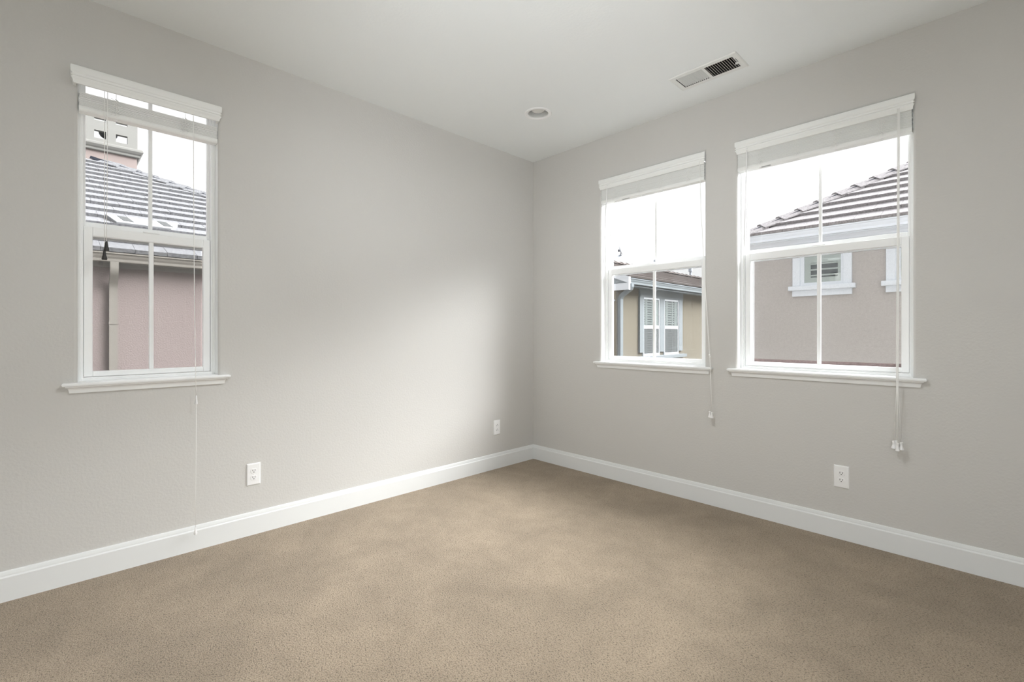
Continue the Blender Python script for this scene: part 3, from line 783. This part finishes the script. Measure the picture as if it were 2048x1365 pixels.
MB().lathe([(.02, 0), (.09, .012), (.14, .045), (.168, .095), (.175, .13), (.16, .13), (.02, .14)], (0, 0, 0), 'z', 24).build('bowl', M['iron'], t, smooth='auto')
for a in range(3):
    q = 2 * PI * a / 3 + .4
    MB().tube([(.15 * math.cos(q), .15 * math.sin(q), .13), (0.02 * math.cos(q), .02 * math.sin(q), .42), (0, 0, .625)], .006, 6).build('chain', M['steel_blue'], t)

# ---- cream house seen through the window nearest the corner (eave runs along y)
OB = (-8.0, 14.0, -3.2)
hB = thing('house', 'cream stucco house with brown roof, outside the window nearest the corner', 'house', OB)
xe, xw, ys_, ye_, zt, pit = -3.57, -4.0, 7.42, 26.0, 2.60, .38
WB = 4.1          # width of the gabled wing
xrB, zrB = xe - WB / 2 - .1, zt + pit * (WB / 2 + .1)
MB().add([(xw, ys_, -3.2), (xw, ye_, -3.2), (xw - WB + .7, ye_, -3.2), (xw - WB + .7, ys_, -3.2), (xw, ys_, 2.40), (xw, ye_, 2.40), (xw - WB + .7, ye_, 2.40), (xw - WB + .7, ys_, 2.40), (xrB, ys_, zrB - .15), (xrB, ye_, zrB - .15)],
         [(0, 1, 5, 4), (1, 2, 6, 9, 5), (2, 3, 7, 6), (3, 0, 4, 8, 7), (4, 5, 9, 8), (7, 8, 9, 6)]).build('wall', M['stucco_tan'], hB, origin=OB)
t1 = roof_tiles((xe, ys_ - .06, zt), (0, 1, 0), (-1, 0, 0), pit, ye_ - ys_, 6, .375, .33, [(Vector((xrB, 0, 0)), Vector((-1, 0, 0)))])
t2 = roof_tiles((2 * xrB - xe, ys_ - .06, zt), (0, 1, 0), (1, 0, 0), pit, ye_ - ys_, 6, .375, .33, [(Vector((xrB, 0, 0)), Vector((1, 0, 0)))])
rB = bm_obj([t1, t2], 'roof', M['tile_brown'], hB, OB)
caps, under = hip_caps((xrB, ys_ - .06, zrB + .01), (0, 1, 0), ye_ - ys_, w=.15, drop=.06)
caps.build('ridge_tiles', M['tile_brown'], rB, origin=OB)
rk = MB()
for sgn in (1, -1):
    a = Vector((xrB, ys_, zrB)); b = Vector((xrB + sgn * (WB / 2 + .1), ys_, zt))
    for yy in (ys_ - .07,):
        rk.add([a + Vector((0, -.07, 0)), b + Vector((0, -.07, 0)), b + Vector((0, -.07, -.17)), a + Vector((0, -.07, -.17)), a + Vector((0, .02, 0)), b + Vector((0, .02, 0)), b + Vector((0, .02, -.17)), a + Vector((0, .02, -.17))],
               [(0, 1, 2, 3), (4, 5, 6, 7), (0, 1, 5, 4), (3, 2, 6, 7), (1, 2, 6, 5), (0, 3, 7, 4)])
rk.build('rake_board', M['trim_white_ext'], hB, origin=OB)
eB = MB().box(xw, xe - .08, ys_ - .02, ye_, 2.40, 2.415).box(xe - .11, xe - .08, ys_ - .02, ye_, 2.38, 2.58)
eB.build('eave', M['trim_blue'], hB, origin=OB)
gutter(MB(), (xe - .10, ys_ + .02), (xe - .10, ye_), (1, 0), 2.575, 2.425, .11).build('gutter', M['gutter_blue'], hB, origin=OB)
MB().box(xw - .05, xe, ys_ - .075, ys_ + .0, 2.27, 2.44).build('eave_return', M['trim_white_ext'], hB, origin=OB)
MB().add([(x, y, z) for y in (ys_ - .055, ys_ - .005) for x, z in ((xw - .5, 2.44), (xe - .01, 2.44), (xe - .01, zt - .15), (xw - .5, zt - .15 + pit * (xe - xw + .49)))], [(0, 1, 2, 3), (7, 6, 5, 4), (0, 4, 5, 1), (1, 5, 6, 2), (2, 6, 7, 3), (3, 7, 4, 0)]).build('gable_return', M['trim_blue'], hB, origin=OB)
rect_sweep(MB(), [(xe - .05, ys_ + .13, 2.43), (xe - .05, ys_ + .13, 2.36), (xe - .07, ys_ + .13, 2.31), (xw + .10, ys_ + .13, 2.14), (xw + .05, ys_ + .13, 2.05), (xw + .05, ys_ + .13, -3.2)], .062, .045, (0, 1, 0)).build('downspout', M['gutter_blue'], hB, origin=OB)
# double window with shutters behind the glass
tr = MB()
tr.box(xw, xw + .05, 8.55, 11.12, 2.17, 2.395)            # header
tr.box(xw, xw + .05, 8.53, 8.74, .60, 2.17).box(xw, xw + .05, 10.84, 11.08, .60, 2.17).box(xw, xw + .045, 9.66, 9.94, .60, 2.17)
tr.build('window_trim', M['trim_blue'], hB, origin=OB)
MB().box(xw, xw + .13, 8.50, 11.22, .40, .50).build('window_sill', M['trim_blue'], hB, origin=OB, bevel=.006)
for ya, yb in ((8.74, 9.66), (9.94, 10.84)):
    f = MB().box(xw, xw + .035, ya, ya + .035, .50, 2.17).box(xw, xw + .035, yb - .05, yb, .50, 2.17).box(xw, xw + .034, ya + .035, yb - .05, .50, .565).box(xw, xw + .034, ya + .035, yb - .05, 2.12, 2.17).box(xw, xw + .036, ya + .035, yb - .05, 1.28, 1.37)
    fo = f.build('window', M['trim_white_ext'], hB, origin=OB)
    MB().box(xw + .022, xw + .026, ya + .03, yb - .04, .56, 2.13).build('pane', M['glass_house'], fo, origin=OB)
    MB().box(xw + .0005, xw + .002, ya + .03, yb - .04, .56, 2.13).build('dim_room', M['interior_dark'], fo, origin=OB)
    sh = MB()
    yl = [ya + .035, ya + .16, ya + .40, yb - .05]
    for a_, b_ in ((ya + .13, ya + .25), (ya + .50, ya + .56), (yb - .24, yb - .055)): sh.box(xw + .006, xw + .016, a_, b_, .57, 2.115)
    for k in range(22):
        z = .60 + k * .0685
        sh.box(xw + .008, xw + .013, ya + .035, yb - .05, z, z + .040)
    sh.build('shutter', M['shutter'], fo, origin=OB)
    MB().quad((xw + .030, ya + .036, .567), (xw + .030, yb - .051, .567), (xw + .030, yb - .051, 1.279), (xw + .030, ya + .036, 1.279)).build('screen_mesh', M['screen_dark'], fo, origin=OB)
MB().tube([(xw - .25, ys_ - .01, 1.90), (xw - .10, ys_ - .02, 1.98), (xw - .02, ys_ - .03, 2.02)], .02, 6).tube([(xw - .16, ys_ - .012, 1.85), (xw - .14, ys_ - .012, 1.2), (xw - .12, ys_ - .012, .6), (xw - .11, ys_ - .012, -3.0)], .008, 6).build('cable', M['steel_blue'], hB, origin=OB)
for yy, zz in ((12.62, 3.83), (15.4, 3.79)):
    xx = xrB + .0
    po = MB().lathe([(.045, zrB - .2), (.045, zz - .16)], (xx, yy, 0), 'z', 20).build('roof_pipe', M['steel_blue'], hB, origin=OB)
    MB().lathe([(.05, zz - .17), (.078, zz - .15), (.082, zz - .02), (.07, zz)], (xx, yy, 0), 'z', 20).build('pipe_cap', M['steel_blue'], po, smooth='auto', origin=OB)
# satellite dish standing on that roof
dx_, dy_, dz_ = -5.3, 9.5, 3.68
t = thing('satellite_dish', 'small pale dish antenna on an angled arm above the cream house', 'satellite dish', (-5.3, 8.75, 3.24))
L0 = (-5.3, 8.75, 3.24)
loc_ = lambda x, y, z: (x - L0[0], y - L0[1], z - L0[2])
MB().tube([loc_(-5.3, 8.75, 3.22), loc_(-5.3, 9.15, 3.39), loc_(-5.3, 9.66, 3.61)], .028, 10).build('mast', M['steel_blue'], t, smooth=True)
MB().box(-.06, .06, -.08, .08, -.02, .03).build('foot', M['steel_blue'], t)
ds = MB()
prof = [(.001, 0), (.06, .006), (.12, .022), (.165, .045), (.165, .052), (.12, .030), (.06, .013), (.001, .007)]
ds.lathe(prof, (0, 0, 0), 'x', 28, cap=False)
do = ds.build('dish', M['dish_grey'], t, smooth='auto'); do.location = loc_(-5.3, 9.60, 3.74); do.rotation_euler = (0, -.35, .45)
MB().tube([loc_(-5.3, 9.66, 3.60), loc_(-5.25, 9.58, 3.70), loc_(-5.22, 9.46, 3.72)], .014, 8).build('feed_arm', M['steel_blue'], t, smooth=True)
MB().lathe([(.02, 0), (.028, .02), (.028, .06), (.015, .07)], loc_(-5.22, 9.43, 3.68), 'z', 12).build('feed_horn', M['iron'], t, smooth='auto')

# ---- taupe house seen through the wide window (eave runs along x)
OC = (5.0, 10.0, -3.2)
hC = thing('house', 'taupe stucco house with white trim and hip roof, outside the wide right window', 'house', OC)
xc, ye, yw, zt, pit = -.192, 5.616, 5.896, 2.864, .60
LC, DC = 16.0, 9.0
MB().box(-.20, LC, yw, yw + DC, -3.2, 2.735).build('wall', M['stucco_grey'], hC, origin=OC)
t1 = roof_tiles((xc, ye, zt), (1, 0, 0), (0, 1, 0), pit, LC, 15, .33, .33, [(Vector((xc, ye, 0)), Vector((-1, 1, 0)).normalized())])
t2 = roof_tiles((xc, ye + DC, zt), (0, -1, 0), (1, 0, 0), pit, DC, 15, .33, .33, [(Vector((xc, ye, 0)), Vector((1, -1, 0)).normalized())])
rC = bm_obj([t1, t2], 'roof', M['tile_mauve'], hC, OC)
caps, under = hip_caps((xc, ye, zt + .01), Vector((1, 1, pit)), 6.6)
caps.build('hip_tiles', M['tile_mauve'], rC, origin=OC)
under.build('hip_felt', M['hip_under'], rC, origin=OC)
hr = 4.4
MB().add([(xc, ye + .02, zt - .05), (LC, ye + .02, zt - .05), (LC, ye + hr, zt + pit * hr - .05), (xc + hr, ye + hr, zt + pit * hr - .05), (xc, ye + 2 * hr, zt - .05), (LC, ye + 2 * hr, zt - .05)], [(0, 1, 2, 3), (0, 3, 4), (3, 2, 5, 4), (1, 5, 2), (0, 4, 5, 1)]).build('roof_deck', M['eave_grey'], rC, origin=OC)
MB().box(xc + .08, LC, ye + .10, yw + .02, 2.735, 2.75).box(xc + .06, LC, ye + .09, ye + .12, 2.72, 2.86).box(xc + .06, xc + .09, ye + .09, ye + 8, 2.72, 2.86).build('eave', M['gutter_white'], hC, origin=OC)
gutter(MB(), (xc, ye + .10), (LC, ye + .10), (0, -1), 2.857, 2.735, .10).build('gutter', M['gutter_white'], hC, origin=OC)
cr = MB(); pr = [(2.64, .015), (2.655, .02), (2.665, .05), (2.69, .07), (2.715, .115), (2.735, .13), (2.737, .13)]
cr.loops([[(-.16 - p * .3, yw - p, z), (LC, yw - p, z), (LC, yw + .01, z), (-.16 - p * .3, yw + 2, z)] for z, p in pr]).build('cornice', M['gutter_white'], hC, origin=OC)
def house_window(x0, x1):
    """x0..x1: outer edges of the side trim"""
    tr = MB().box(x0, x0 + .115, yw - .04, yw, 1.95, 2.60).box(x1 - .115, x1, yw - .04, yw, 1.95, 2.60).box(x0, x1, yw - .04, yw, 2.50, 2.62)
    to = tr.build('window_trim', M['trim_white_ext'], hC, origin=OC, bevel=.006)
    MB().box(x0 - .052, x1 + .052, yw - .10, yw, 1.872, 1.948).build('trim_sill', M['trim_white_ext'], to, origin=OC, bevel=.01)
    MB().box(x0 - .003, x1 + .003, yw - .045, yw, 1.775, 1.875).build('trim_apron', M['trim_white_ext'], to, origin=OC, bevel=.006)
    a, b = x0 + .115, x1 - .115
    f = MB().box(a, a + .06, yw - .025, yw, 1.948, 2.50).box(b - .032, b, yw - .025, yw, 1.948, 2.50).box(a + .06, b - .032, yw - .024, yw, 1.948, 1.998).box(a + .06, b - .032, yw - .024, yw, 2.46, 2.50)
    fo = f.build('window', M['trim_white_ext'], hC, origin=OC)
    MB().box(a + .05, b - .025, yw - .018, yw - .015, 1.99, 2.47).build('pane', M['glass_house'], fo, origin=OC)
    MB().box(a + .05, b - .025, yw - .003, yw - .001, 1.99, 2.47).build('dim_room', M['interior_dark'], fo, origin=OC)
    sh = MB().box(a + .06, a + .15, yw - .012, yw - .004, 1.998, 2.46).box(b - .075, b - .032, yw - .012, yw - .004, 1.998, 2.46).box(a + .15, b - .075, yw - .0118, yw - .004, 1.998, 2.079).box(a + .15, b - .075, yw - .0118, yw - .004, 2.325, 2.46)
    for k in range(3):
        z = 2.108 + k * .0955
        sh.loops([[(x, yw - .013, z - .006), (x, yw - .014, z + .004), (x, yw - .005, z + .020), (x, yw - .004, z + .010)] for x in (a + .14, b - .07)])
    sh.build('shutter', M['louver_cream'], fo, origin=OC)
house_window(.552, 1.388)
house_window(1.8136, 2.65)
